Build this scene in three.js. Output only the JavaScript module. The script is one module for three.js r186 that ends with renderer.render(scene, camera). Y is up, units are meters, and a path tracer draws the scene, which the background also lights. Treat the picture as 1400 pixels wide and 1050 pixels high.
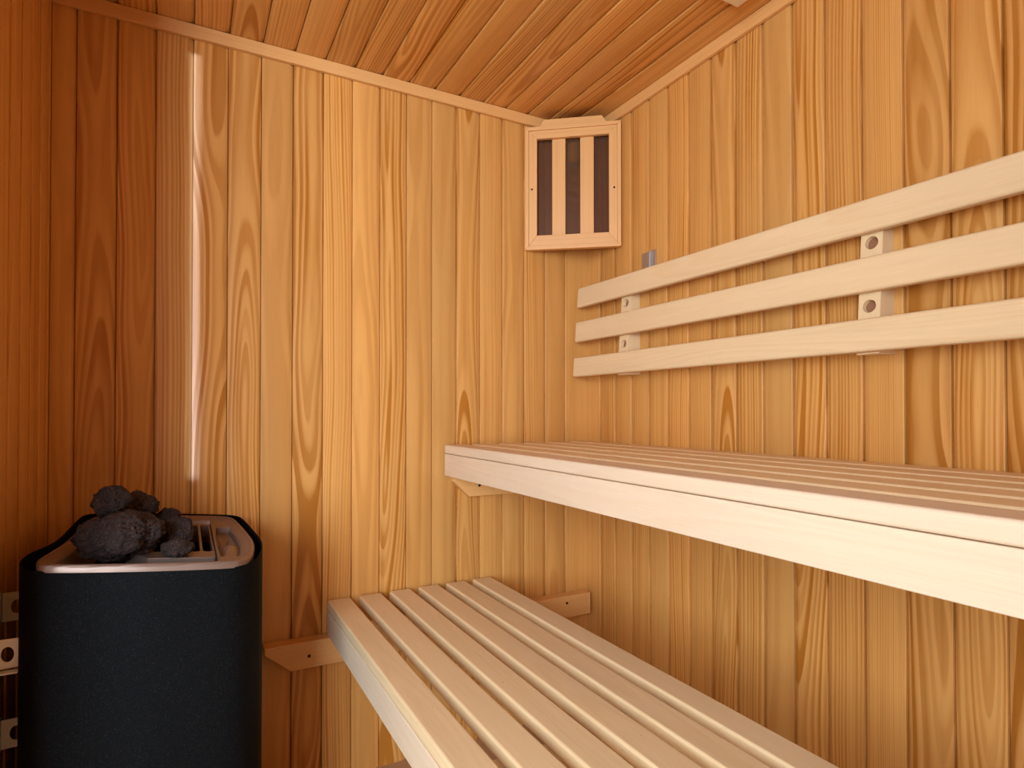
import * as THREE from 'three';
import { RoundedBoxGeometry } from 'three/addons/geometries/RoundedBoxGeometry.js';
import { mergeGeometries, mergeVertices, toCreasedNormals } from 'three/addons/utils/BufferGeometryUtils.js';
import { RectAreaLightUniformsLib } from 'three/addons/lights/RectAreaLightUniformsLib.js';
import { Brush, Evaluator, SUBTRACTION } from 'three-bvh-csg';

// ------------------------------------------------------------------ camera, light, exposure
// Room axes: right wall is x = 0, back wall is z = 0, floor y = 0; the room lies at x < 0, z > 0.
const XL = -1.591, ZF = 2.45, YC = 2.107, PITCH = 0.085;
const scene = new THREE.Scene();
scene.background = new THREE.Color(0x000000);
const camera = new THREE.PerspectiveCamera(65.556, 4 / 3, 0.02, 30);
camera.position.set(-1.2984, 1.08, 1.7841);
camera.lookAt(-1.2984 + 0.46913, 1.08 + 0.01138, 1.7841 - 0.88306);
camera.setViewOffset(1400, 1050, 12.51, -27.52, 1400, 1050);
scene.add(camera);

const renderer = new THREE.WebGLRenderer({ antialias: true });
renderer.toneMapping = THREE.LinearToneMapping;
renderer.toneMappingExposure = 1.02;
renderer.shadowMap.enabled = true;
RectAreaLightUniformsLib.init();

// daylight: a tall frosted window in the room outside shines in through the open doorway in the left wall
const DOOR = { z0: 0.87, z1: 2.38, y1: 2.106 };
const WIN = { x0: -3.10, x1: -2.06, y0: 0.62, y1: 1.96, z: 2.80 };
const dayColor = new THREE.Color().setRGB(0.755, 0.92, 1.14);
const day = new THREE.RectAreaLight(dayColor, 24.5, WIN.x1 - WIN.x0, WIN.y1 - WIN.y0);
day.position.set((WIN.x0 + WIN.x1) / 2, (WIN.y0 + WIN.y1) / 2, WIN.z - 0.012);
day.lookAt(day.position.x, day.position.y, 0);
day.castShadow = true;
scene.add(day);
// low cool beam and slot, both added to throw the back-wall streak (see wall_outside)
const STREAK_SLOT = { x0: -1.992, x1: -1.974, y0: 0.985, y1: 2.27 };
const streakBeam = new THREE.DirectionalLight(new THREE.Color().setRGB(0.5, 0.75, 1.5), 5);
streakBeam.position.set(-2.533, 1.60, 5.0); streakBeam.target.position.set(-1.283, 1.45, 0);
streakBeam.castShadow = true; streakBeam.shadow.mapSize.set(2048, 2048);
Object.assign(streakBeam.shadow.camera, { left: -2.5, right: 2.5, top: 2, bottom: -2, near: 0.1, far: 8 });
scene.add(streakBeam, streakBeam.target);

// ------------------------------------------------------------------ random numbers and noise
let seed = 1234567;
const rnd = () => { seed = (seed * 1664525 + 1013904223) >>> 0; return seed / 4294967296; };
const rr = (a, b) => a + (b - a) * rnd();
const PERM = new Uint8Array(512), GX = new Float32Array(256), GY = new Float32Array(256);
{
  const p = [...Array(256).keys()];
  for (let i = 255; i > 0; i--) { const j = Math.floor(rnd() * (i + 1)); [p[i], p[j]] = [p[j], p[i]]; }
  for (let i = 0; i < 512; i++) PERM[i] = p[i & 255];
  for (let i = 0; i < 256; i++) { const a = rnd() * 6.2832; GX[i] = Math.cos(a); GY[i] = Math.sin(a); }
}
function noise(x, y) {
  const xi = Math.floor(x), yi = Math.floor(y), fx = x - xi, fy = y - yi, X = xi & 255, Y = yi & 255;
  const u = fx * fx * fx * (fx * (fx * 6 - 15) + 10), v = fy * fy * fy * (fy * (fy * 6 - 15) + 10);
  const a = PERM[PERM[X] + Y], b = PERM[PERM[X + 1] + Y], c = PERM[PERM[X] + Y + 1], d = PERM[PERM[X + 1] + Y + 1];
  const n0 = GX[a] * fx + GY[a] * fy, n1 = GX[b] * (fx - 1) + GY[b] * fy;
  const n2 = GX[c] * fx + GY[c] * (fy - 1), n3 = GX[d] * (fx - 1) + GY[d] * (fy - 1);
  return 1.5 * (n0 + u * (n1 - n0) + v * (n2 + u * (n3 - n2) - n0 - u * (n1 - n0)));
}
const clamp = (x, a, b) => Math.min(b, Math.max(a, x));
const sstep = (a, b, x) => { const t = clamp((x - a) / (b - a), 0, 1); return t * t * (3 - 2 * t); };
const toS = (x) => (x <= 0.0031308 ? 12.92 * x : 1.055 * Math.pow(x, 1 / 2.4) - 0.055);

// ------------------------------------------------------------------ wood: sawn boards cut out of a log with annual rings
// One texture covers a board 85 mm wide and 2.2 m long (u across, v along).
const TEXW = 0.085, TEXL = 2.2;
function woodTexture({ c0, cw, d0, dw, dper, ring, contrast, light, dark, fibre = 0.05, warp = 1, tone = 0.06, flecks = 0, soft = 0.75, W = 192, H = 1536 }) {
  const data = new Uint8Array(W * H * 4), sx = rr(0, 200), sy = rr(0, 200);
  const LUT = new Uint8Array(1025); for (let i = 0; i <= 1024; i++) LUT[i] = Math.round(255 * toS(i / 1024));
  const marks = []; for (let i = 0; i < flecks; i++) marks.push([rr(8, 77), rr(40, 2160), rr(0.5, 1.1)]);
  for (let j = 0; j < H; j++) {
    const v = (j / H) * 2200;
    const cu = c0 + cw * noise(sx + 3.3, sy + v / 900) + 0.22 * cw * noise(sx + 9.1, sy + v / 330);
    const D = d0 + dw * noise(sx + 51.7, sy + v / dper) + 0.18 * dw * noise(sx + 71.7, sy + v / (dper * 0.4));
    for (let i = 0; i < W; i++) {
      const u = (i / W) * 85, du = u - cu;
      let r = Math.sqrt(du * du + D * D);
      r += warp * (1.6 * noise(sx + u / 34, sy + v / 330) + 0.16 * noise(sx + 31 + u / 12, sy + v / 150));
      r += 4.2 * noise(sx + 17 + r / 24, 4.2) + 1.3 * noise(sx + 27 + r / 7, 8.2);
      const ph = r / ring, t = ph - Math.floor(ph), id = Math.floor(ph);
      const amp = 0.35 + 1.1 * Math.abs(noise(id * 0.713 + 0.37, sx + 0.5));
      const smear = 0.55 * Math.max(0, noise(sx + 41 + u / 20, sy + v / 520) - 0.1);
      let late = Math.pow(t, 2.4) * (1 - sstep(soft + 0.12, 1.0, t)) / Math.pow(soft, 2.4);
      late = Math.min(1, late) * amp;
      const blotch = noise(sx + 7 + u / 60, sy + v / 420);
      const fib = fibre * (noise(sx + u * 1.15, sy + v / 90) + 0.6 * noise(sx + 60 + u * 2.6, sy + v / 38));
      const k = clamp((late + smear) * contrast * (1 + 0.5 * blotch), 0, 1);
      let g = 1 + fib + tone * blotch;
      for (const m of marks) { const a = u - m[0], b = (v - m[1]) * 0.6, q = a * a + b * b; if (q < m[2] * m[2]) g *= 0.45; }
      const o = (j * W + i) * 4;
      for (let c = 0; c < 3; c++) data[o + c] = LUT[clamp(Math.round(1024 * g * (light[c] + (dark[c] - light[c]) * k)), 0, 1024)];
      data[o + 3] = 255;
    }
  }
  const t = new THREE.DataTexture(data, W, H);
  t.colorSpace = THREE.SRGBColorSpace; t.magFilter = THREE.LinearFilter; t.minFilter = THREE.LinearMipmapLinearFilter; t.generateMipmaps = true;
  t.wrapS = THREE.MirroredRepeatWrapping; t.wrapT = THREE.MirroredRepeatWrapping; t.needsUpdate = true;
  return t;
}
const PINE_L = [0.775, 0.383, 0.101], PINE_D = [0.495, 0.176, 0.017];
const pineTone = (f, r = 0) => [PINE_L.map((c, i) => c * f * (i === 0 ? 1 + r : i === 2 ? 1 - r : 1)), PINE_D.map((c) => c * f)];
const kinds = {
  quarter: () => ({ c0: rr(-120, -80), cw: 6, d0: 30, dw: 6, dper: 900, ring: rr(3.6, 5.2), contrast: rr(0.5, 0.7), soft: 0.62, warp: 0.6 }),
  rift: () => ({ c0: rr(-45, -20), cw: 10, d0: 28, dw: 14, dper: 900, ring: rr(7, 10), contrast: rr(0.6, 0.85), soft: 0.55 }),
  plain: () => ({ c0: rr(10, 75), cw: 26, d0: 60, dw: 14, dper: 900, ring: rr(11, 16), contrast: rr(0.3, 0.5), soft: 0.55, warp: 1.3 }),
  cathedral: () => ({ c0: rr(22, 63), cw: 22, d0: 24, dw: 46, dper: 1200, ring: rr(9, 13), contrast: rr(0.75, 1.05), soft: 0.55, warp: 1.3 }),
  wavy: () => ({ c0: rr(-8, 95), cw: 40, d0: 32, dw: 48, dper: 760, ring: rr(12, 17), contrast: rr(0.85, 1.1), soft: 0.5, warp: 2 }),
};
const lib = {};
function woodMat(tex, rough, extra) { return new THREE.MeshStandardMaterial({ map: tex, roughness: rough, metalness: 0, ...extra }); }
for (const [k, n] of [['quarter', 3], ['rift', 4], ['plain', 5], ['cathedral', 5], ['wavy', 3]]) {
  lib[k] = [];
  for (let i = 0; i < n; i++) {
    const [light, dark] = pineTone(rr(0.88, 1.06), rr(-0.03, 0.03));
    lib[k].push(woodMat(woodTexture({ ...kinds[k](), light, dark }), 0.46));
  }
}
// pale bench timber, close grained
const pale = [];
for (let i = 0; i < 4; i++) {
  const f = rr(0.97, 1.03);
  pale.push(woodMat(woodTexture({
    c0: rr(10, 75), cw: 12, d0: 55, dw: 26, dper: 1100, ring: rr(7, 11), contrast: rr(0.22, 0.34), soft: 0.6, fibre: 0.05, tone: 0.05, flecks: 3,
    light: [0.83 * f, 0.595 * f, 0.325 * f], dark: [0.755 * f, 0.485 * f, 0.218 * f],
  }), 0.5));
}
const frontLitMat = woodMat(woodTexture({ c0: 40, cw: 12, d0: 55, dw: 26, dper: 1100, ring: 9, contrast: 0.3, soft: 0.6, flecks: 2, light: [0.80, 0.595, 0.395], dark: [0.73, 0.49, 0.28] }), 0.5);  // whiter than pale: cool light on the bench front put into the colour
const trimMat = [];
for (let i = 0; i < 2; i++) trimMat.push(woodMat(woodTexture({ c0: -60, cw: 5, d0: 30, dw: 6, dper: 900, ring: rr(4, 6), contrast: 0.4, soft: 0.6, light: [0.80, 0.42, 0.14], dark: [0.62, 0.26, 0.06] }), 0.46));
const M = {
  backing: new THREE.MeshStandardMaterial({ color: 0x5a3417, roughness: 0.9 }),
  hole: new THREE.MeshStandardMaterial({ color: 0x1c0f06, roughness: 0.9 }),
  steel: new THREE.MeshStandardMaterial({ color: 0xb9b4ae, roughness: 0.42, metalness: 0.9 }),
  litSteel: new THREE.MeshStandardMaterial({ color: 0xf2f0ee, roughness: 0.5, metalness: 0.1 }),  // bracket steel with the light falling on it put into the colour
  rim: new THREE.MeshStandardMaterial({ color: 0x8c7565, roughness: 0.4, metalness: 0.6 }),
  liner: new THREE.MeshStandardMaterial({ color: 0x0d0c0c, roughness: 0.8, metalness: 0.2 }),
  socket: new THREE.MeshStandardMaterial({ color: 0xe4e2e0, roughness: 0.4 }),
  bulb: new THREE.MeshPhysicalMaterial({ color: 0xffffff, roughness: 0.05, transmission: 1, thickness: 0, ior: 1.45 }),
  lampGlass: new THREE.MeshPhysicalMaterial({ color: 0xd2b68c, roughness: 0.05, specularIntensity: 0.4, transmission: 0.93, thickness: 0, ior: 1.45 }),
  plug: new THREE.MeshStandardMaterial({ color: 0x8f6040, roughness: 0.6 }),
  stoneFloor: new THREE.MeshStandardMaterial({ color: 0xb98a5c, roughness: 0.75 }),
};

// ------------------------------------------------------------------ helpers
const taken = new Map();
function numbered(name) { const n = taken.get(name) ?? 0; taken.set(name, n + 1); return n ? `${name}_${String(n).padStart(3, '0')}` : name; }
function shade(o) { o.castShadow = true; o.receiveShadow = true; return o; }
function thing(name, label, category, group, kind) {
  const o = new THREE.Group(); o.name = numbered(name); o.userData = { label, category };
  if (group) o.userData.group = group; if (kind) o.userData.kind = kind;
  scene.add(o); return o;
}
function part(name, geometry, material, parent, label) {
  const m = shade(new THREE.Mesh(geometry, material)); m.name = name;
  if (label) m.userData.label = label;
  parent.add(m); return m;
}
// uv in board metres: the long axis runs along the grain
function grainUV(g, axis, u0 = rr(0, 0.2), v0 = rr(0, 0.12)) {
  if (g.index) g = g.toNonIndexed();
  const p = g.attributes.position, n = g.attributes.normal, uv = new Float32Array(p.count * 2), others = [0, 1, 2].filter((a) => a !== axis);
  g.computeBoundingBox(); const lo = g.boundingBox.min.toArray();
  for (let t = 0; t < p.count; t += 3) {
    const s = [0, 0, 0];
    for (let k = 0; k < 3; k++) { s[0] += Math.abs(n.getX(t + k)); s[1] += Math.abs(n.getY(t + k)); s[2] += Math.abs(n.getZ(t + k)); }
    let across, along = axis, off = 0;
    if (s[axis] > s[others[0]] && s[axis] > s[others[1]]) { across = others[0]; along = others[1]; }       // end grain
    else if (s[others[0]] > s[others[1]]) { across = others[1]; off = 0.31; } else across = others[0];
    for (let k = 0; k < 3; k++) {
      const q = [p.getX(t + k) - lo[0], p.getY(t + k) - lo[1], p.getZ(t + k) - lo[2]];
      uv[(t + k) * 2] = u0 + off + q[across] / TEXW; uv[(t + k) * 2 + 1] = v0 + q[along] / TEXL;
    }
  }
  g.setAttribute('uv', new THREE.BufferAttribute(uv, 2));
  return g;
}
function box(x0, x1, y0, y1, z0, z1, axis, r = 0.003) {
  const w = x1 - x0, h = y1 - y0, d = z1 - z0;
  const g = grainUV(new RoundedBoxGeometry(w, h, d, 3, Math.min(r, w * 0.45, h * 0.45, d * 0.45)), axis);
  g.translate((x0 + x1) / 2, (y0 + y1) / 2, (z0 + z1) / 2);
  return g;
}
// extruded polygon in the xy plane, thickness along z
function prism(pts, depth, axis, bevel = 0.002) {
  const s = new THREE.Shape(pts.map((p) => new THREE.Vector2(p[0], p[1])));
  return grainUV(new THREE.ExtrudeGeometry(s, { depth: depth - 2 * bevel, bevelEnabled: bevel > 0, bevelSize: bevel, bevelThickness: bevel, bevelOffset: -bevel, bevelSegments: 2 }).translate(0, 0, bevel), axis);
}

// ------------------------------------------------------------------ tongue and groove cladding
// Local board: x across, y along, z outwards. One edge eases down over 13 mm into the joint, the other is square.
function boardGeometry(w, L, mirror, fu, fv, first) {
  const prof = [...(first ? [[0, -0.0115], [0, 0]] : [[0.0, -0.0115], [0.0018, -0.0115], [0.0018, -0.0060], [0.0048, -0.0052], [0.0095, -0.0018], [0.0122, -0.0004], [0.0145, 0]]), [w - 0.0012, 0], [w - 0.0003, -0.0007], [w - 0.0003, -0.012]].filter((p, i, a) => i === 0 || p[0] >= a[i - 1][0] - 1e-9);
  const pts = mirror ? prof.map(([u, d]) => [w - u, d]).reverse() : prof;
  const pos = [], uv = [];
  const U = (x) => (fu ? 1 - x / TEXW : x / TEXW), V = (y) => (fv ? 1 - y / TEXL : y / TEXL);
  for (let i = 0; i + 1 < pts.length; i++) {
    const [a, da] = pts[i], [b, db] = pts[i + 1];
    for (const [x, y, z] of [[a, 0, da], [b, 0, db], [b, L, db], [a, 0, da], [b, L, db], [a, L, da]]) { pos.push(x, y, z); uv.push(U(x), V(y)); }
  }
  for (const [y, dir] of [[0, 1], [L, -1]]) {                       // ends
    for (let i = 0; i + 1 < pts.length; i++) {
      const q = [[pts[i][0], y, -0.012], [pts[i + 1][0], y, -0.012], [pts[i + 1][0], y, pts[i + 1][1]], [pts[i][0], y, pts[i][1]]];
      const ord = dir > 0 ? [0, 1, 2, 0, 2, 3] : [0, 2, 1, 0, 3, 2];
      for (const k of ord) { pos.push(...q[k]); uv.push(U(q[k][0]), V(y) + 0.001 * q[k][2]); }
    }
  }
  const g = new THREE.BufferGeometry();
  g.setAttribute('position', new THREE.Float32BufferAttribute(pos, 3)); g.setAttribute('uv', new THREE.Float32BufferAttribute(uv, 2));
  g.computeVertexNormals();
  return toCreasedNormals(g, 0.6);
}
const counter = {};
function pick(kind) { const a = lib[kind]; counter[kind] = (counter[kind] ?? -1) + 1; return a[counter[kind] % a.length]; }
// basis: X across, Y along, Z out of the wall; spans: list of [start, width]
function clad(parent, X, Y, Z, origin, spans, L, mirror, kindsList) {
  const [vx, vy, vz] = [X, Y, Z].map((a) => new THREE.Vector3(...a));
  spans.forEach(([s, w], i) => {
    const kind = kindsList[i % kindsList.length], mat = pick(kind);
    const g = boardGeometry(w, L, mirror, rnd() < 0.5, rnd() < 0.5, i === 0);
    const b = part('board', g, mat, parent);
    const m = new THREE.Matrix4().makeBasis(vx, vy, vz);
    m.multiply(new THREE.Matrix4().makeRotationY(rr(-0.004, 0.004)));
    const o = new THREE.Vector3(...origin).addScaledVector(vx, s).addScaledVector(vz, rr(-0.0006, 0.0002));
    b.matrixAutoUpdate = true; b.applyMatrix4(m); b.position.copy(o);
  });
}
const plainBox = (x0, x1, y0, y1, z0, z1) => new THREE.BoxGeometry(x1 - x0, y1 - y0, z1 - z0).translate((x0 + x1) / 2, (y0 + y1) / 2, (z0 + z1) / 2);

// back wall: joints at x = -(0.0952 + 0.085 k)
{
  const wall = thing('wall_back', 'wall of upright orange pine boards behind the black heater', 'wall', null, 'structure');
  part('backing', plainBox(XL - 0.06, 0.06, -0.02, YC + 0.06, -0.07, -0.0125), M.backing, wall);
  const spans = [[-0.0952, 0.0952]];
  for (let k = 0; k < 18; k++) { const r = -(0.0952 + PITCH * k), w = k === 17 ? r - XL : PITCH; spans.push([r - w, w]); }
  clad(wall, [1, 0, 0], [0, 1, 0], [0, 0, 1], [0, 0, 0], spans, YC, true,
    ['quarter', 'plain', 'rift', 'plain', 'quarter', 'cathedral', 'plain', 'plain', 'cathedral', 'plain', 'rift', 'wavy', 'plain', 'cathedral', 'wavy', 'rift', 'cathedral', 'cathedral', 'plain']);
}
// right wall: joints at z = 0.0712 + 0.085 k
{
  const wall = thing('wall_right', 'wall of upright pine boards behind the backrest and benches', 'wall', null, 'structure');
  part('backing', plainBox(0.0125, 0.07, -0.02, YC + 0.06, -0.01, ZF + 0.06), M.backing, wall);
  const spans = [[0, 0.0712]];
  for (let z = 0.0712; z < ZF - 0.02; z += PITCH) spans.push([z, Math.min(PITCH, ZF - z)]);
  clad(wall, [0, 0, 1], [0, 1, 0], [-1, 0, 0], [0, 0, 0], spans, YC, false,
    ['quarter', 'rift', 'quarter', 'rift', 'quarter', 'rift', 'quarter', 'cathedral', 'rift', 'plain', 'cathedral', 'rift', 'quarter', 'wavy', 'cathedral', 'wavy', 'plain', 'cathedral']);
}
// ceiling: boards run along z
{
  const c = thing('ceiling', 'ceiling of orange pine boards running towards the corner lamp', 'ceiling', null, 'structure');
  part('backing', plainBox(XL - 0.06, 0.06, YC + 0.0125, YC + 0.07, -0.01, ZF + 0.06), M.backing, c);
  const spans = [[-0.082, 0.082]];
  for (let r = -0.082; r > XL + 0.01; r -= 0.0858) spans.push([Math.max(XL, r - 0.0858), Math.min(0.0858, r - XL)]);
  clad(c, [1, 0, 0], [0, 0, 1], [0, -1, 0], [0, YC, 0], spans, ZF, true, ['rift', 'cathedral', 'quarter', 'rift', 'cathedral', 'rift', 'quarter', 'cathedral', 'wavy']);
}
// left wall up to the door
{
  const wall = thing('wall_left', 'dim wall of upright pine boards beside the heater', 'wall', null, 'structure');
  part('backing', plainBox(XL - 0.06, XL - 0.0125, -0.02, YC + 0.06, -0.01, DOOR.z0 - 0.03), M.backing, wall);
  part('backing', plainBox(XL - 0.06, XL - 0.0005, DOOR.y1 + 0.0005, YC + 0.06, DOOR.z0, ZF), M.backing, wall);
  const spans = [[-0.0205, 0.0205]];
  for (let z = 0.0205; z < DOOR.z0 - 0.04; z += 0.0865) { const w = Math.min(0.0865, DOOR.z0 - 0.03 - z); spans.push([-z - w, w]); }
  clad(wall, [0, 0, -1], [0, 1, 0], [1, 0, 0], [XL, 0, 0], spans, YC, true, ['quarter', 'quarter', 'rift', 'quarter', 'plain', 'rift']);
}
// front wall and floor, behind the camera and below the picture
{
  const w = shade(new THREE.Mesh(grainUV(plainBox(XL - 0.06, 0.06, -0.02, YC + 0.06, ZF, ZF + 0.06), 1), lib.plain[0]));
  w.name = 'wall_front'; w.userData = { label: 'plain pine wall opposite the heater wall', category: 'wall', kind: 'structure' }; scene.add(w);
  const f = shade(new THREE.Mesh(plainBox(XL - 0.06, 0.06, -0.06, 0, -0.06, ZF + 0.06), M.stoneFloor));
  f.name = 'floor'; f.userData = { label: 'light brown floor under the benches', category: 'floor', kind: 'structure' }; scene.add(f);
}
// ceiling battens
function trim(geo, mat, label) { const m = shade(new THREE.Mesh(geo, mat)); m.name = `trim_${++trim.n}`; m.userData = { label, category: 'trim', kind: 'structure' }; scene.add(m); }
trim.n = 0;
trim(box(XL, 0, 2.071, YC - 0.0004, 0.0002, 0.0135, 0, 0.0025), trimMat[0], 'narrow pine batten where the heater wall meets the ceiling');
trim(box(-0.0135, -0.0002, 2.071, YC - 0.0004, 0.0136, ZF, 2, 0.0025), trimMat[1], 'narrow pine batten where the bench wall meets the ceiling');
trim(box(XL + 0.0002, XL + 0.0135, 2.071, YC - 0.0004, 0.0136, ZF, 2, 0.0025), trimMat[0], 'narrow pine batten above the heater side wall');
// open doorway in the left wall and the room outside it, with the window the daylight comes from
{
  const d = thing('door_1', 'open doorway in the heater side wall with pine posts', 'door', null, 'structure');
  part('door_post', box(XL - 0.06, XL, 0, DOOR.y1, DOOR.z0 - 0.03, DOOR.z0, 1), trimMat[0], d);
  part('door_post', box(XL - 0.06, XL, 0, DOOR.y1, DOOR.z1, ZF, 1), trimMat[0], d);
  const out = thing('wall_outside', 'grey plastered walls of the room beyond the doorway', 'wall', null, 'structure');
  const plaster = new THREE.MeshStandardMaterial({ color: 0xdcd8d0, roughness: 0.9 });
  part('plaster', plainBox(-3.5, WIN.x0 - 0.03, 0, 2.3, WIN.z, WIN.z + 0.1), plaster, out);
  part('plaster', plainBox(WIN.x1 + 0.03, STREAK_SLOT.x0, 0, 2.3, WIN.z, WIN.z + 0.002), plaster, out);
  part('plaster', plainBox(STREAK_SLOT.x1, XL - 0.06, 0, 2.3, WIN.z, WIN.z + 0.002), plaster, out);
  part('plaster', plainBox(WIN.x1 + 0.03, STREAK_SLOT.x0 - 0.04, 0, 2.3, WIN.z + 0.002, WIN.z + 0.1), plaster, out);
  part('plaster', plainBox(STREAK_SLOT.x1 + 0.04, XL - 0.06, 0, 2.3, WIN.z + 0.002, WIN.z + 0.1), plaster, out);
  part('plaster', plainBox(STREAK_SLOT.x0, STREAK_SLOT.x1, 0, STREAK_SLOT.y0, WIN.z, WIN.z + 0.002), plaster, out);  // closes the added streak slot below
  part('plaster', plainBox(STREAK_SLOT.x0, STREAK_SLOT.x1, STREAK_SLOT.y1, 2.3, WIN.z, WIN.z + 0.002), plaster, out);
  part('plaster', plainBox(WIN.x0 - 0.03, WIN.x1 + 0.03, 0, WIN.y0 - 0.03, WIN.z, WIN.z + 0.1), plaster, out);
  part('plaster', plainBox(WIN.x0 - 0.03, WIN.x1 + 0.03, WIN.y1 + 0.03, 2.3, WIN.z, WIN.z + 0.1), plaster, out);
  part('plaster', plainBox(-3.6, -3.5, 0, 2.3, 0, WIN.z + 0.1), plaster, out);
  part('plaster', plainBox(-3.5, XL - 0.06, 0, 2.3, -0.1, 0), plaster, out);
  part('plaster', plainBox(-3.6, XL - 0.062, 2.3, 2.4, -0.1, WIN.z + 0.1), plaster, out);
  part('plaster', plainBox(XL - 0.06, XL, 0, 2.3, ZF + 0.061, WIN.z + 0.1), plaster, out);
  part('floor_slab', plainBox(-3.6, XL - 0.061, -0.06, -0.0005, -0.1, WIN.z + 0.1), M.stoneFloor, out);
  const w = thing('window_1', 'tall narrow frosted window with bright daylight behind it', 'window', null, 'structure');
  const white = new THREE.MeshStandardMaterial({ color: 0xe8e8e6, roughness: 0.5 });
  for (const x of [WIN.x0 - 0.03, WIN.x1]) part('window_frame', plainBox(x, x + 0.03, WIN.y0 - 0.03, WIN.y1 + 0.03, WIN.z - 0.01, WIN.z + 0.06), white, w);
  for (const y of [WIN.y0 - 0.03, WIN.y1]) part('window_frame', plainBox(WIN.x0, WIN.x1, y, y + 0.03, WIN.z - 0.01, WIN.z + 0.06), white, w);
  part('glass_pane', plainBox(WIN.x0, WIN.x1, WIN.y0, WIN.y1, WIN.z, WIN.z + 0.01), new THREE.MeshStandardMaterial({ color: 0xd8dde2, roughness: 0.5, emissive: dayColor, emissiveIntensity: 3 }), w, 'frosted glass lit by daylight');
}

// ------------------------------------------------------------------ benches
function bench(name, label, xs, w, top, zEnd, mats) {
  const b = thing(name, label, 'bench');
  const front = xs[0];
  xs.forEach((x, i) => part('slat', box(x, x + w, top - 0.028, top, 0.014, zEnd, 2, 0.0055), mats[i % mats.length], b));
  part('front_board', box(front, front + 0.026, top - 0.098, top - 0.0287, 0.014, zEnd, 2, 0.002), frontLitMat, b);
  for (const z of [0.16, 0.9, 1.65, 2.3]) part('cross_bar', box(front + 0.027, xs[xs.length - 1] + w - 0.004, top - 0.068, top - 0.0283, z, z + 0.045, 0, 0.002), mats[2], b);
  return b;
}
const six = (x0, p) => [0, 1, 2, 3, 4, 5].map((i) => x0 + p * i);
bench('upper_bench', 'pale slatted sauna bench fixed high below the backrest', six(-0.569, 0.0966), 0.0755, 0.972, 2.4, [frontLitMat, pale[1], pale[2], pale[3], pale[0], pale[2]]);
bench('lower_bench', 'pale slatted sauna bench at knee height beside the heater', six(-0.935, 0.0925), 0.067, 0.532, 2.4, [pale[2], pale[3], pale[0], pale[1]]);

// battens screwed to the back wall that carry the benches
function cleat(x0, x1, y0, y1, t, chamfer, screws, label) {
  const c = thing('support_batten', label, 'batten', 'bench support battens');
  const g = prism([[x0 + chamfer, y0], [x1, y0], [x1, y1], [x0, y1], [x0, y1 - 0.018]], t, 0, 0.002); g.translate(0, 0, 0.0003);
  part('batten', g, trimMat[0], c);
  for (const [x, y] of screws) part('screw_hole', new THREE.CylinderGeometry(0.0045, 0.0045, 0.002, 14).rotateX(Math.PI / 2).translate(x, y, t + 0.0004), M.hole, c, 'dark sunk screw');
}
cleat(-1.107, -0.021, 0.359, 0.4335, 0.046, 0.068, [[-0.99, 0.393], [-0.122, 0.41]], 'pine batten with a slanted end on the back wall, carrying the lower bench');
cleat(-0.545, -0.014, 0.8035, 0.8735, 0.034, 0.055, [[-0.455, 0.838]], 'pine batten with a slanted end on the back wall, carrying the upper bench');

// ------------------------------------------------------------------ backrest
{
  const b = thing('backrest', 'pale backrest of three long slats on pegged blocks above the upper bench', 'backrest');
  const tilt = Math.atan2(0.025, 0.345), front = (y) => -0.033 - (1.53 - y) * Math.tan(tilt);
  const ev = new Evaluator(); ev.useGroups = false;
  for (const [z0, z1] of [[0.244, 0.288], [1.029, 1.074], [1.66, 1.705]]) {
    const s = new THREE.Shape([[-0.0004, 1.197], [front(1.197), 1.197], [front(1.515), 1.515], [-0.0004, 1.515]].map((p) => new THREE.Vector2(...p)));
    let g = new THREE.ExtrudeGeometry(s, { depth: z1 - z0, bevelEnabled: false }).translate(0, 0, z0);
    let br = new Brush(g); br.updateMatrixWorld();
    for (const y of [1.4305, 1.2975]) {
      const c = new Brush(new THREE.CylinderGeometry(0.0135, 0.0135, 0.05, 28).rotateZ(Math.PI / 2 - tilt).translate(front(y) - 0.009, y, (z0 + z1) / 2)); c.updateMatrixWorld();
      br = ev.evaluate(br, c, SUBTRACTION);
    }
    const sup = part('support_block', grainUV(br.geometry.clone(), 1), pale[1], b);
    for (const y of [1.4305, 1.2975]) part('peg', new THREE.CylinderGeometry(0.0133, 0.0133, 0.004, 24).rotateZ(Math.PI / 2 - tilt).translate(front(y) + 0.0135, y, (z0 + z1) / 2), M.plug, sup, 'round wooden plug');
  }
  for (const [y0, y1, i] of [[1.449, 1.52, 0], [1.3245, 1.397, 3], [1.2005, 1.269, 2]]) {
    const h = (y1 - y0) / Math.cos(tilt), m = (y0 + y1) / 2;
    const g = grainUV(new RoundedBoxGeometry(0.0225, h, 1.86, 4, 0.007), 2).rotateZ(-tilt).translate(front(m) - 0.0116, m, 0.018 + 0.93);
    part('slat', g, pale[i], b);
  }
  const h = part('hanger', mergeGeometries([new RoundedBoxGeometry(0.003, 0.11, 0.042, 2, 0.0008).translate(-0.0018, 1.531, 0.321), new RoundedBoxGeometry(0.009, 0.108, 0.0025, 2, 0.0008).translate(-0.0055, 1.531, 0.343), new RoundedBoxGeometry(0.003, 0.11, 0.02, 2, 0.0008).translate(-0.0018, 1.532, 0.355)]), M.steel, b, 'small steel hanging plate');
}

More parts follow.
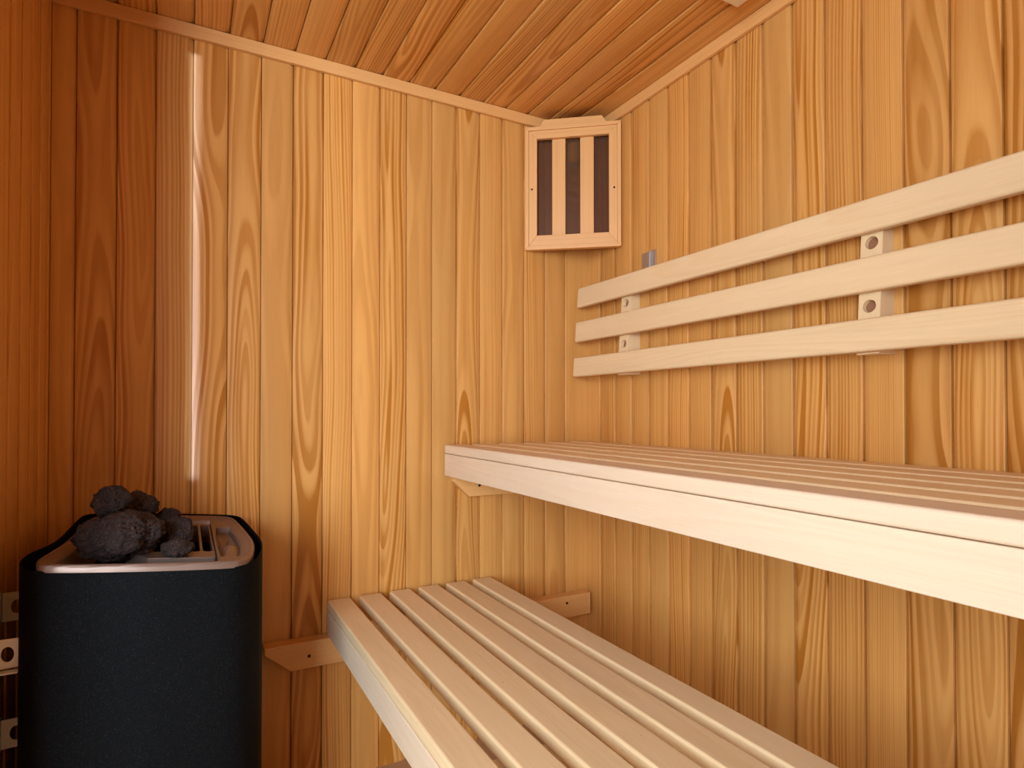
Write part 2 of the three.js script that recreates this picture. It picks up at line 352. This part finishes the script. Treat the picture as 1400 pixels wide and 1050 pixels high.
// ------------------------------------------------------------------ corner lamp
{
  const L = thing('corner_lamp', 'wooden slatted lamp cover fitted across the room corner under the ceiling', 'lamp');
  L.position.set((-0.271 - 0.014) / 2, 1.633, (0.014 + 0.212) / 2); L.rotation.y = -Math.atan2(0.198, 0.257);
  const W = 0.324, H = 0.424, h = W / 2, mf = (i) => (i % 2 ? trimMat[1] : trimMat[0]);
  const rail = (pts, depth, z, ax) => prism(pts, depth, ax, 0.0012).translate(0, 0, z);
  const ring = (o, i, bo, bi, d, z) => [       // four mitred pieces from outer inset o to inner inset i
    [[[-h + o, bo], [-h + i, bi], [-h + i, H - (i + bi - bo - (i - o)) * 0 - i], [-h + o, H - o]], 1],
  ];
  const mitre = (o, i, ob, ib, d, z, names) => {
    const x0 = -h + o, x1 = h - o, X0 = -h + i, X1 = h - i, y0 = ob, y1 = H - o, Y0 = ib, Y1 = H - i;
    [[[x0, y0], [X0, Y0], [X0, Y1], [x0, y1]], [[x1, y1], [X1, Y1], [X1, Y0], [x1, y0]]].forEach((p) => part(names[0], rail(p, d, z, 1), mf(0), L));
    [[[x0, y1], [X0, Y1], [X1, Y1], [x1, y1]], [[x0, y0], [x1, y0], [X1, Y0], [X0, Y0]]].forEach((p) => part(names[1], rail(p, d, z, 0), mf(1), L));
  };
  mitre(0, 0.012, 0, 0.014, 0.022, -0.022, ['frame_edge', 'frame_edge']);
  mitre(0.0122, 0.04, 0.0142, 0.05, 0.016, -0.021, ['stile', 'rail']);
  for (const x of [-0.0482, 0.0482]) part('slat', box(x - 0.023, x + 0.023, 0.048, H - 0.038, -0.034, -0.0215, 1, 0.0015), mf(0), L);
  part('glass_pane', plainBox(-h + 0.03, h - 0.03, 0.03, H - 0.03, -0.0395, -0.0355), M.lampGlass, L, 'hazy brown glass behind the slats');
  part('top_board', prism([[-h + 0.046, H + 0.0003], [h - 0.046, H + 0.0003], [h - 0.064, H + 0.026], [-h + 0.064, H + 0.026]], 0.016, 0, 0.001).translate(0, 0, -0.024), mf(1), L);
  for (const [x, y] of [[-h + 0.0225, 0.21], [h - 0.0225, 0.2]]) part('screw_hole', new THREE.CylinderGeometry(0.0034, 0.0034, 0.002, 12).rotateX(Math.PI / 2).translate(x, y, -0.0052), M.hole, L, 'dark sunk screw');
  const so = part('bulb_socket', new THREE.LatheGeometry([[0, 0.066], [0.019, 0.066], [0.021, 0.06], [0.021, 0.015], [0.018, 0.008], [0.016, 0], [0, 0]].map((p) => new THREE.Vector2(...p)), 24).translate(0, 0.318, -0.066), M.socket, L, 'off-white lamp holder');
  part('bulb', new THREE.LatheGeometry([[0.013, 0], [0.0135, -0.012], [0.018, -0.026], [0.026, -0.043], [0.029, -0.06], [0.026, -0.077], [0.016, -0.088], [0.0005, -0.0915]].map((p) => new THREE.Vector2(...p)), 28).translate(0, 0.3178, -0.072), M.bulb, L, 'clear unlit glass bulb');
  part('bulb_bracket', box(-0.014, 0.014, 0.385, 0.411, -0.15, -0.06, 2, 0.002), mf(0), L);
}

// ------------------------------------------------------------------ wooden vent cover on the ceiling
{
  const v = thing('ceiling_vent', 'pale wooden vent cover fixed under the ceiling near the bench wall', 'vent');
  part('cover', box(-0.235, -0.084, YC - 0.019, YC - 0.0004, 0.751, 0.93, 2, 0.004), pale[0], v);
  part('knob', new THREE.CylinderGeometry(0.011, 0.013, 0.016, 20).translate(-0.16, YC - 0.0272, 0.84), trimMat[1], v);
}

// ------------------------------------------------------------------ heater
const topY = (x) => 0.834 - 0.095 * (x + 1.55);
{
  const speck = (() => {
    const N = 256, d = new Uint8Array(N * N * 4);
    for (let i = 0; i < N * N; i++) { const r = rnd(), g = r > 0.94 ? 18 + 40 * rnd() : 4 + 8 * rnd(); d[i * 4] = g * 0.95; d[i * 4 + 1] = g; d[i * 4 + 2] = g * 0.99; d[i * 4 + 3] = 255; }
    const t = new THREE.DataTexture(d, N, N); t.colorSpace = THREE.SRGBColorSpace; t.magFilter = THREE.LinearFilter; t.wrapS = t.wrapT = THREE.RepeatWrapping; t.needsUpdate = true; return t;
  })();
  const casingMat = new THREE.MeshPhysicalMaterial({ map: speck, bumpMap: speck, bumpScale: 0.0004, roughness: 0.7, specularIntensity: 0.18 });
  const o = thing('sauna_heater', 'black textured electric sauna heater with a bronze coloured top rim', 'heater');
  const round = (pts, n = 3) => { for (let k = 0; k < n; k++) { const q = []; pts.forEach((a, i) => { const b = pts[(i + 1) % pts.length]; const f = k === 0 ? 0.16 : 0.25; q.push([a[0] + (b[0] - a[0]) * f, a[1] + (b[1] - a[1]) * f], [a[0] + (b[0] - a[0]) * (1 - f), a[1] + (b[1] - a[1]) * (1 - f)]); }); pts = q; } return pts; };
  // outlines seen from above, (x, z), clockwise from the left near corner
  const outer = round([[-1.545, 0.545], [-1.512, 0.588], [-1.357, 0.597], [-1.21, 0.590], [-1.166, 0.53], [-1.150, 0.40], [-1.168, 0.062], [-1.21, 0.038], [-1.34, 0.03], [-1.48, 0.038], [-1.515, 0.07], [-1.512, 0.40]]);
  const inset = (pts, d) => pts.map((p, i) => {
    const a = pts[(i - 1 + pts.length) % pts.length], b = pts[(i + 1) % pts.length], tx = b[0] - a[0], tz = b[1] - a[1], l = Math.hypot(tx, tz);
    let nx = tz / l, nz = -tx / l; const cx = -1.345 - p[0], cz = 0.31 - p[1]; if (nx * cx + nz * cz < 0) { nx = -nx; nz = -nz; }
    return [p[0] + nx * d, p[1] + nz * d];
  });
  function loft(loops) {                                       // loops: arrays of [x, y, z] of equal length
    const pos = [], uv = [], idx = [], n = loops[0].length; let run = 0;
    loops.forEach((lp, r) => { let s = 0; for (let i = 0; i <= n; i++) { const p = lp[i % n]; if (i) s += Math.hypot(p[0] - lp[i - 1][0], p[2] - lp[i - 1][2]); pos.push(...p); uv.push(s / 0.2, p[1] / 0.2 + run); } });
    for (let r = 0; r + 1 < loops.length; r++) for (let i = 0; i < n; i++) { const a = r * (n + 1) + i, b = a + 1, c = a + n + 1, d = c + 1; idx.push(a, b, d, a, d, c); }
    const g = new THREE.BufferGeometry(); g.setAttribute('position', new THREE.Float32BufferAttribute(pos, 3)); g.setAttribute('uv', new THREE.Float32BufferAttribute(uv, 2)); g.setIndex(idx); g.computeVertexNormals();
    return toCreasedNormals(g, 0.7);
  }
  const at = (pts, y) => pts.map(([x, z]) => [x, typeof y === 'function' ? y(x, z) : y, z]);
  const side = (x, z) => topY(x) + 0.004 - 0.012 * sstep(0.50, 0.575, z);           // the casing dips under the rim along the near edge
  const in3 = inset(outer, 0.0025);
  part('casing', loft([at(outer, 0.03), at(outer, (x, z) => side(x, z) - 0.001), at(inset(outer, 0.0012), side), at(in3, (x, z) => side(x, z) - 0.0012), at(in3, 0.5)]), casingMat, o);
  part('plinth', loft([at(inset(outer, 0.03), 0), at(inset(outer, 0.03), 0.04), at(inset(outer, 0.2), 0.04)]), M.liner, o);
  // rim
  const rimOut = round([[-1.518, 0.553], [-1.505, 0.590], [-1.357, 0.598], [-1.215, 0.591], [-1.182, 0.545], [-1.165, 0.40], [-1.184, 0.082], [-1.215, 0.056], [-1.33, 0.047], [-1.46, 0.06], [-1.497, 0.10], [-1.499, 0.40]]);
  const ro = (d, y) => at(inset(rimOut, d), (x) => topY(x) + y);
  part('top_rim', loft([ro(0, -0.010), ro(0.0002, -0.002), ro(0.0015, 0.0015), ro(0.004, 0.003), ro(0.007, 0.0028), ro(0.0095, 0), ro(0.012, -0.001), ro(0.024, -0.0025), ro(0.0265, -0.004), ro(0.0285, -0.008), ro(0.031, -0.03), ro(0.034, -0.09)]), M.rim, o);
  part('stone_tray', loft([at(inset(rimOut, 0.0345), (x) => topY(x) - 0.06), at(inset(rimOut, 0.037), 0.68), at(inset(rimOut, 0.18), 0.679)]), M.liner, o);
  // slotted grate on the right half of the opening
  {
    const s = new THREE.Shape(); s.moveTo(-1.40, 0.11); s.lineTo(-1.2445, 0.11); s.lineTo(-1.2445, 0.485); s.quadraticCurveTo(-1.2445, 0.492, -1.2515, 0.492); s.lineTo(-1.36, 0.492); s.lineTo(-1.40, 0.43); s.closePath();
    for (let k = 0; k < 6; k++) {
      const x1 = -1.2495 - k * 0.0225, x0 = x1 - 0.017, p = new THREE.Path(); p.moveTo(x0, 0.125); p.lineTo(x0, 0.425); p.quadraticCurveTo(x0, 0.437, x0 + 0.0085, 0.437); p.quadraticCurveTo(x1, 0.437, x1, 0.425); p.lineTo(x1, 0.125); p.closePath(); s.holes.push(p);
    }
    const g = new THREE.ExtrudeGeometry(s, { depth: 0.026, bevelEnabled: true, bevelSize: 0.0012, bevelThickness: 0.0012, bevelOffset: -0.0012, bevelSegments: 2, curveSegments: 8 });
    const p = g.attributes.position;
    for (let i = 0; i < p.count; i++) { const x = p.getX(i), z = p.getY(i), d = p.getZ(i); p.setXYZ(i, x, topY(x) - 0.011 - d, z); }
    g.computeVertexNormals(); part('grate', g, M.rim, o);
  }
  // cast panel with faceted hexagon along the right rim
  {
    const hexo = [[-1.2335, 0.20], [-1.2015, 0.20], [-1.189, 0.405], [-1.205, 0.522], [-1.2385, 0.522], [-1.2415, 0.36]];
    const plate = new THREE.Shape([[-1.2435, 0.09], [-1.188, 0.11], [-1.178, 0.39], [-1.195, 0.56], [-1.2435, 0.565]].map((p) => new THREE.Vector2(...p)));
    plate.holes.push(new THREE.Path(hexo.map((p) => new THREE.Vector2(...p))));
    const g = new THREE.ExtrudeGeometry(plate, { depth: 0.02, bevelEnabled: true, bevelSize: 0.001, bevelThickness: 0.001, bevelOffset: -0.001, bevelSegments: 2 });
    const p = g.attributes.position;
    for (let i = 0; i < p.count; i++) { const x = p.getX(i), z = p.getY(i), d = p.getZ(i); p.setXYZ(i, x, topY(x) - 0.0035 - d, z); }
    g.computeVertexNormals(); const pan = part('rim_panel', g, M.rim, o);
    const tri = []; const P = (x, z, d) => [x, topY(x) - d, z];
    const facet = (pts, apex) => { for (let i = 0; i < pts.length; i++) tri.push(...P(...pts[i], 0.016), ...P(...apex), ...P(...pts[(i + 1) % pts.length], 0.016)); };
    facet([[-1.2335, 0.20], [-1.2015, 0.20], [-1.192, 0.362], [-1.2415, 0.362]], [-1.224, 0.31, 0.034]);
    facet([[-1.2415, 0.368], [-1.192, 0.368], [-1.189, 0.405], [-1.205, 0.522], [-1.2385, 0.522]], [-1.217, 0.43, 0.0]);
    const f = new THREE.BufferGeometry(); f.setAttribute('position', new THREE.Float32BufferAttribute(tri, 3)); f.computeVertexNormals();
    part('facets', f, M.rim, pan);
  }
}
// perforated steel brackets between the heater and the left wall
function strap(z, y0, y1, x1, holes, mat, label, lip) {
  const b = thing('wall_bracket', label, 'bracket');
  const s = new THREE.Shape([[XL + 0.0005, y0], [x1, y0 + 0.003], [x1, y1], [XL + 0.0005, y1]].map((p) => new THREE.Vector2(...p)));
  for (const x of holes) { const p = new THREE.Path(); p.absellipse(x, (y0 + y1) / 2, 0.0085, 0.0125, 0, Math.PI * 2, true); s.holes.push(p); }
  part('strap', new THREE.ExtrudeGeometry(s, { depth: 0.0025, bevelEnabled: true, bevelSize: 0.0005, bevelThickness: 0.0005, bevelOffset: -0.0005, bevelSegments: 1, curveSegments: 20 }).translate(0, 0, z), mat, b);
  if (lip) part('flange', new RoundedBoxGeometry(x1 - XL - 0.0005, 0.0025, 0.016, 1, 0.0005).translate((x1 + XL + 0.0005) / 2, y0 - 0.002, z + 0.008), mat, b);
  part('wall_plate', new RoundedBoxGeometry(0.003, y1 - y0 + 0.006, 0.02, 1, 0.0005).translate(XL + 0.0018, (y0 + y1) / 2, z + 0.005), mat, b);
}
strap(0.535, 0.656, 0.706, -1.5385, [-1.5545, -1.579], M.litSteel, 'steel perforated bracket between heater and wall, lightened as if lit', true);
strap(0.41, 0.70, 0.752, -1.5165, [-1.567, -1.54], M.steel, 'dull steel perforated bracket above the lightened one', false);
strap(0.41, 0.472, 0.525, -1.5165, [-1.567, -1.54], M.steel, 'dull steel perforated bracket below the lightened one', false);

// ------------------------------------------------------------------ lava stones in the heater
{
  const N = 256, d = new Uint8Array(N * N * 4), h = new Float32Array(N * N).fill(1);
  for (let k = 0; k < 1500; k++) { const cx = rnd() * N, cy = rnd() * N, r = 1.2 + 4 * rnd() * rnd(); for (let y = -6; y <= 6; y++) for (let x = -6; x <= 6; x++) { const q = Math.hypot(x, y) / r; if (q < 1) { const i = ((Math.floor(cy + y) + N) % N) * N + (Math.floor(cx + x) + N) % N; h[i] = Math.min(h[i], 0.25 + 0.75 * q * q); } } }
  for (let i = 0; i < N * N; i++) { const x = i % N, y = Math.floor(i / N), s = rnd() > 0.955 ? 105 * rnd() : 0; const g = 46 + 20 * noise(x / 20, y / 20) + 18 * (rnd() - 0.5) + s; d[i * 4] = clamp(g * 1.12, 0, 255); d[i * 4 + 1] = clamp(g * 0.76, 0, 255); d[i * 4 + 2] = clamp(g * 0.58, 0, 255); d[i * 4 + 3] = 255; }
  const map = new THREE.DataTexture(d, N, N); map.colorSpace = THREE.SRGBColorSpace;
  const b = new Uint8Array(N * N * 4); for (let i = 0; i < N * N; i++) { b[i * 4] = b[i * 4 + 1] = b[i * 4 + 2] = h[i] * 255; b[i * 4 + 3] = 255; }
  const bump = new THREE.DataTexture(b, N, N);
  for (const t of [map, bump]) { t.wrapS = t.wrapT = THREE.RepeatWrapping; t.magFilter = THREE.LinearFilter;  t.needsUpdate = true; }
  const mat = new THREE.MeshStandardMaterial({ map, bumpMap: bump, bumpScale: 0.002, roughness: 0.85 });
  const n3 = (x, y, z) => (noise(x + 0.31 * z, y + 5.2) + noise(y + 0.27 * x + 9.4, z) + noise(z + 0.23 * y + 4.1, x + 7.7)) * 0.6;
  const stone = (c, s, rot, k, label) => {
    let g = new THREE.IcosahedronGeometry(1, 34); g.deleteAttribute('normal'); g.deleteAttribute('uv'); g = mergeVertices(g, 1e-4);
    const p = g.attributes.position;
    for (let i = 0; i < p.count; i++) {
      const x = p.getX(i), y = p.getY(i), z = p.getZ(i);
      let r = 1 + 0.24 * n3(x * 1.1 + k * 7.1, y * 1.1, z * 1.1) + 0.12 * n3(x * 2.7 + k, y * 2.7 + 3, z * 2.7) + 0.055 * n3(x * 7 + k, y * 7, z * 7);
      r -= 0.16 * Math.max(0, n3(x * 10 + k, y * 10, z * 10) - 0.08) + 0.09 * Math.max(0, n3(x * 21 + k, y * 21, z * 21) - 0.05);
      p.setXYZ(i, x * r * s[0], y * r * s[1], z * r * s[2]);
    }
    g.computeVertexNormals();
    const uv = new Float32Array(p.count * 2);
    for (let i = 0; i < p.count; i++) { uv[i * 2] = p.getX(i) / 0.05 + p.getZ(i) / 0.08; uv[i * 2 + 1] = p.getY(i) / 0.05 + p.getZ(i) / 0.06; }
    g.setAttribute('uv', new THREE.BufferAttribute(uv, 2));
    const m = shade(new THREE.Mesh(g, mat)); m.name = numbered('lava_stone'); m.userData = { label, category: 'stone', group: 'lava stones on the heater' };
    m.position.set(...c); m.rotation.set(...rot); scene.add(m);
  };
  stone([-1.403, 0.8445, 0.44], [0.069, 0.046, 0.056], [0.1, 0.1, -0.08], 1, 'largest rough brown lava stone on the heater');
  stone([-1.430, 0.903, 0.385], [0.034, 0.026, 0.034], [0.3, 0.7, 0.2], 2, 'lava stone perched on the left on top of the largest one');
  stone([-1.388, 0.877, 0.29], [0.042, 0.024, 0.040], [0.1, 1.1, 0.1], 3, 'flat dark lava stone behind the top of the largest one');
  stone([-1.332, 0.842, 0.27], [0.027, 0.022, 0.028], [0.5, 0.2, 0.4], 4, 'small dark lava stone between the largest one and the slotted grate');
  stone([-1.314, 0.828, 0.37], [0.031, 0.022, 0.032], [0.9, 0.4, 0.1], 5, 'small pitted lava stone lying on the slotted grate');
  stone([-1.312, 0.815, 0.47], [0.029, 0.014, 0.034], [0.1, 0.3, 0.0], 6, 'low flat lava stone against the near rim of the heater');
}

renderer.render(scene, camera);
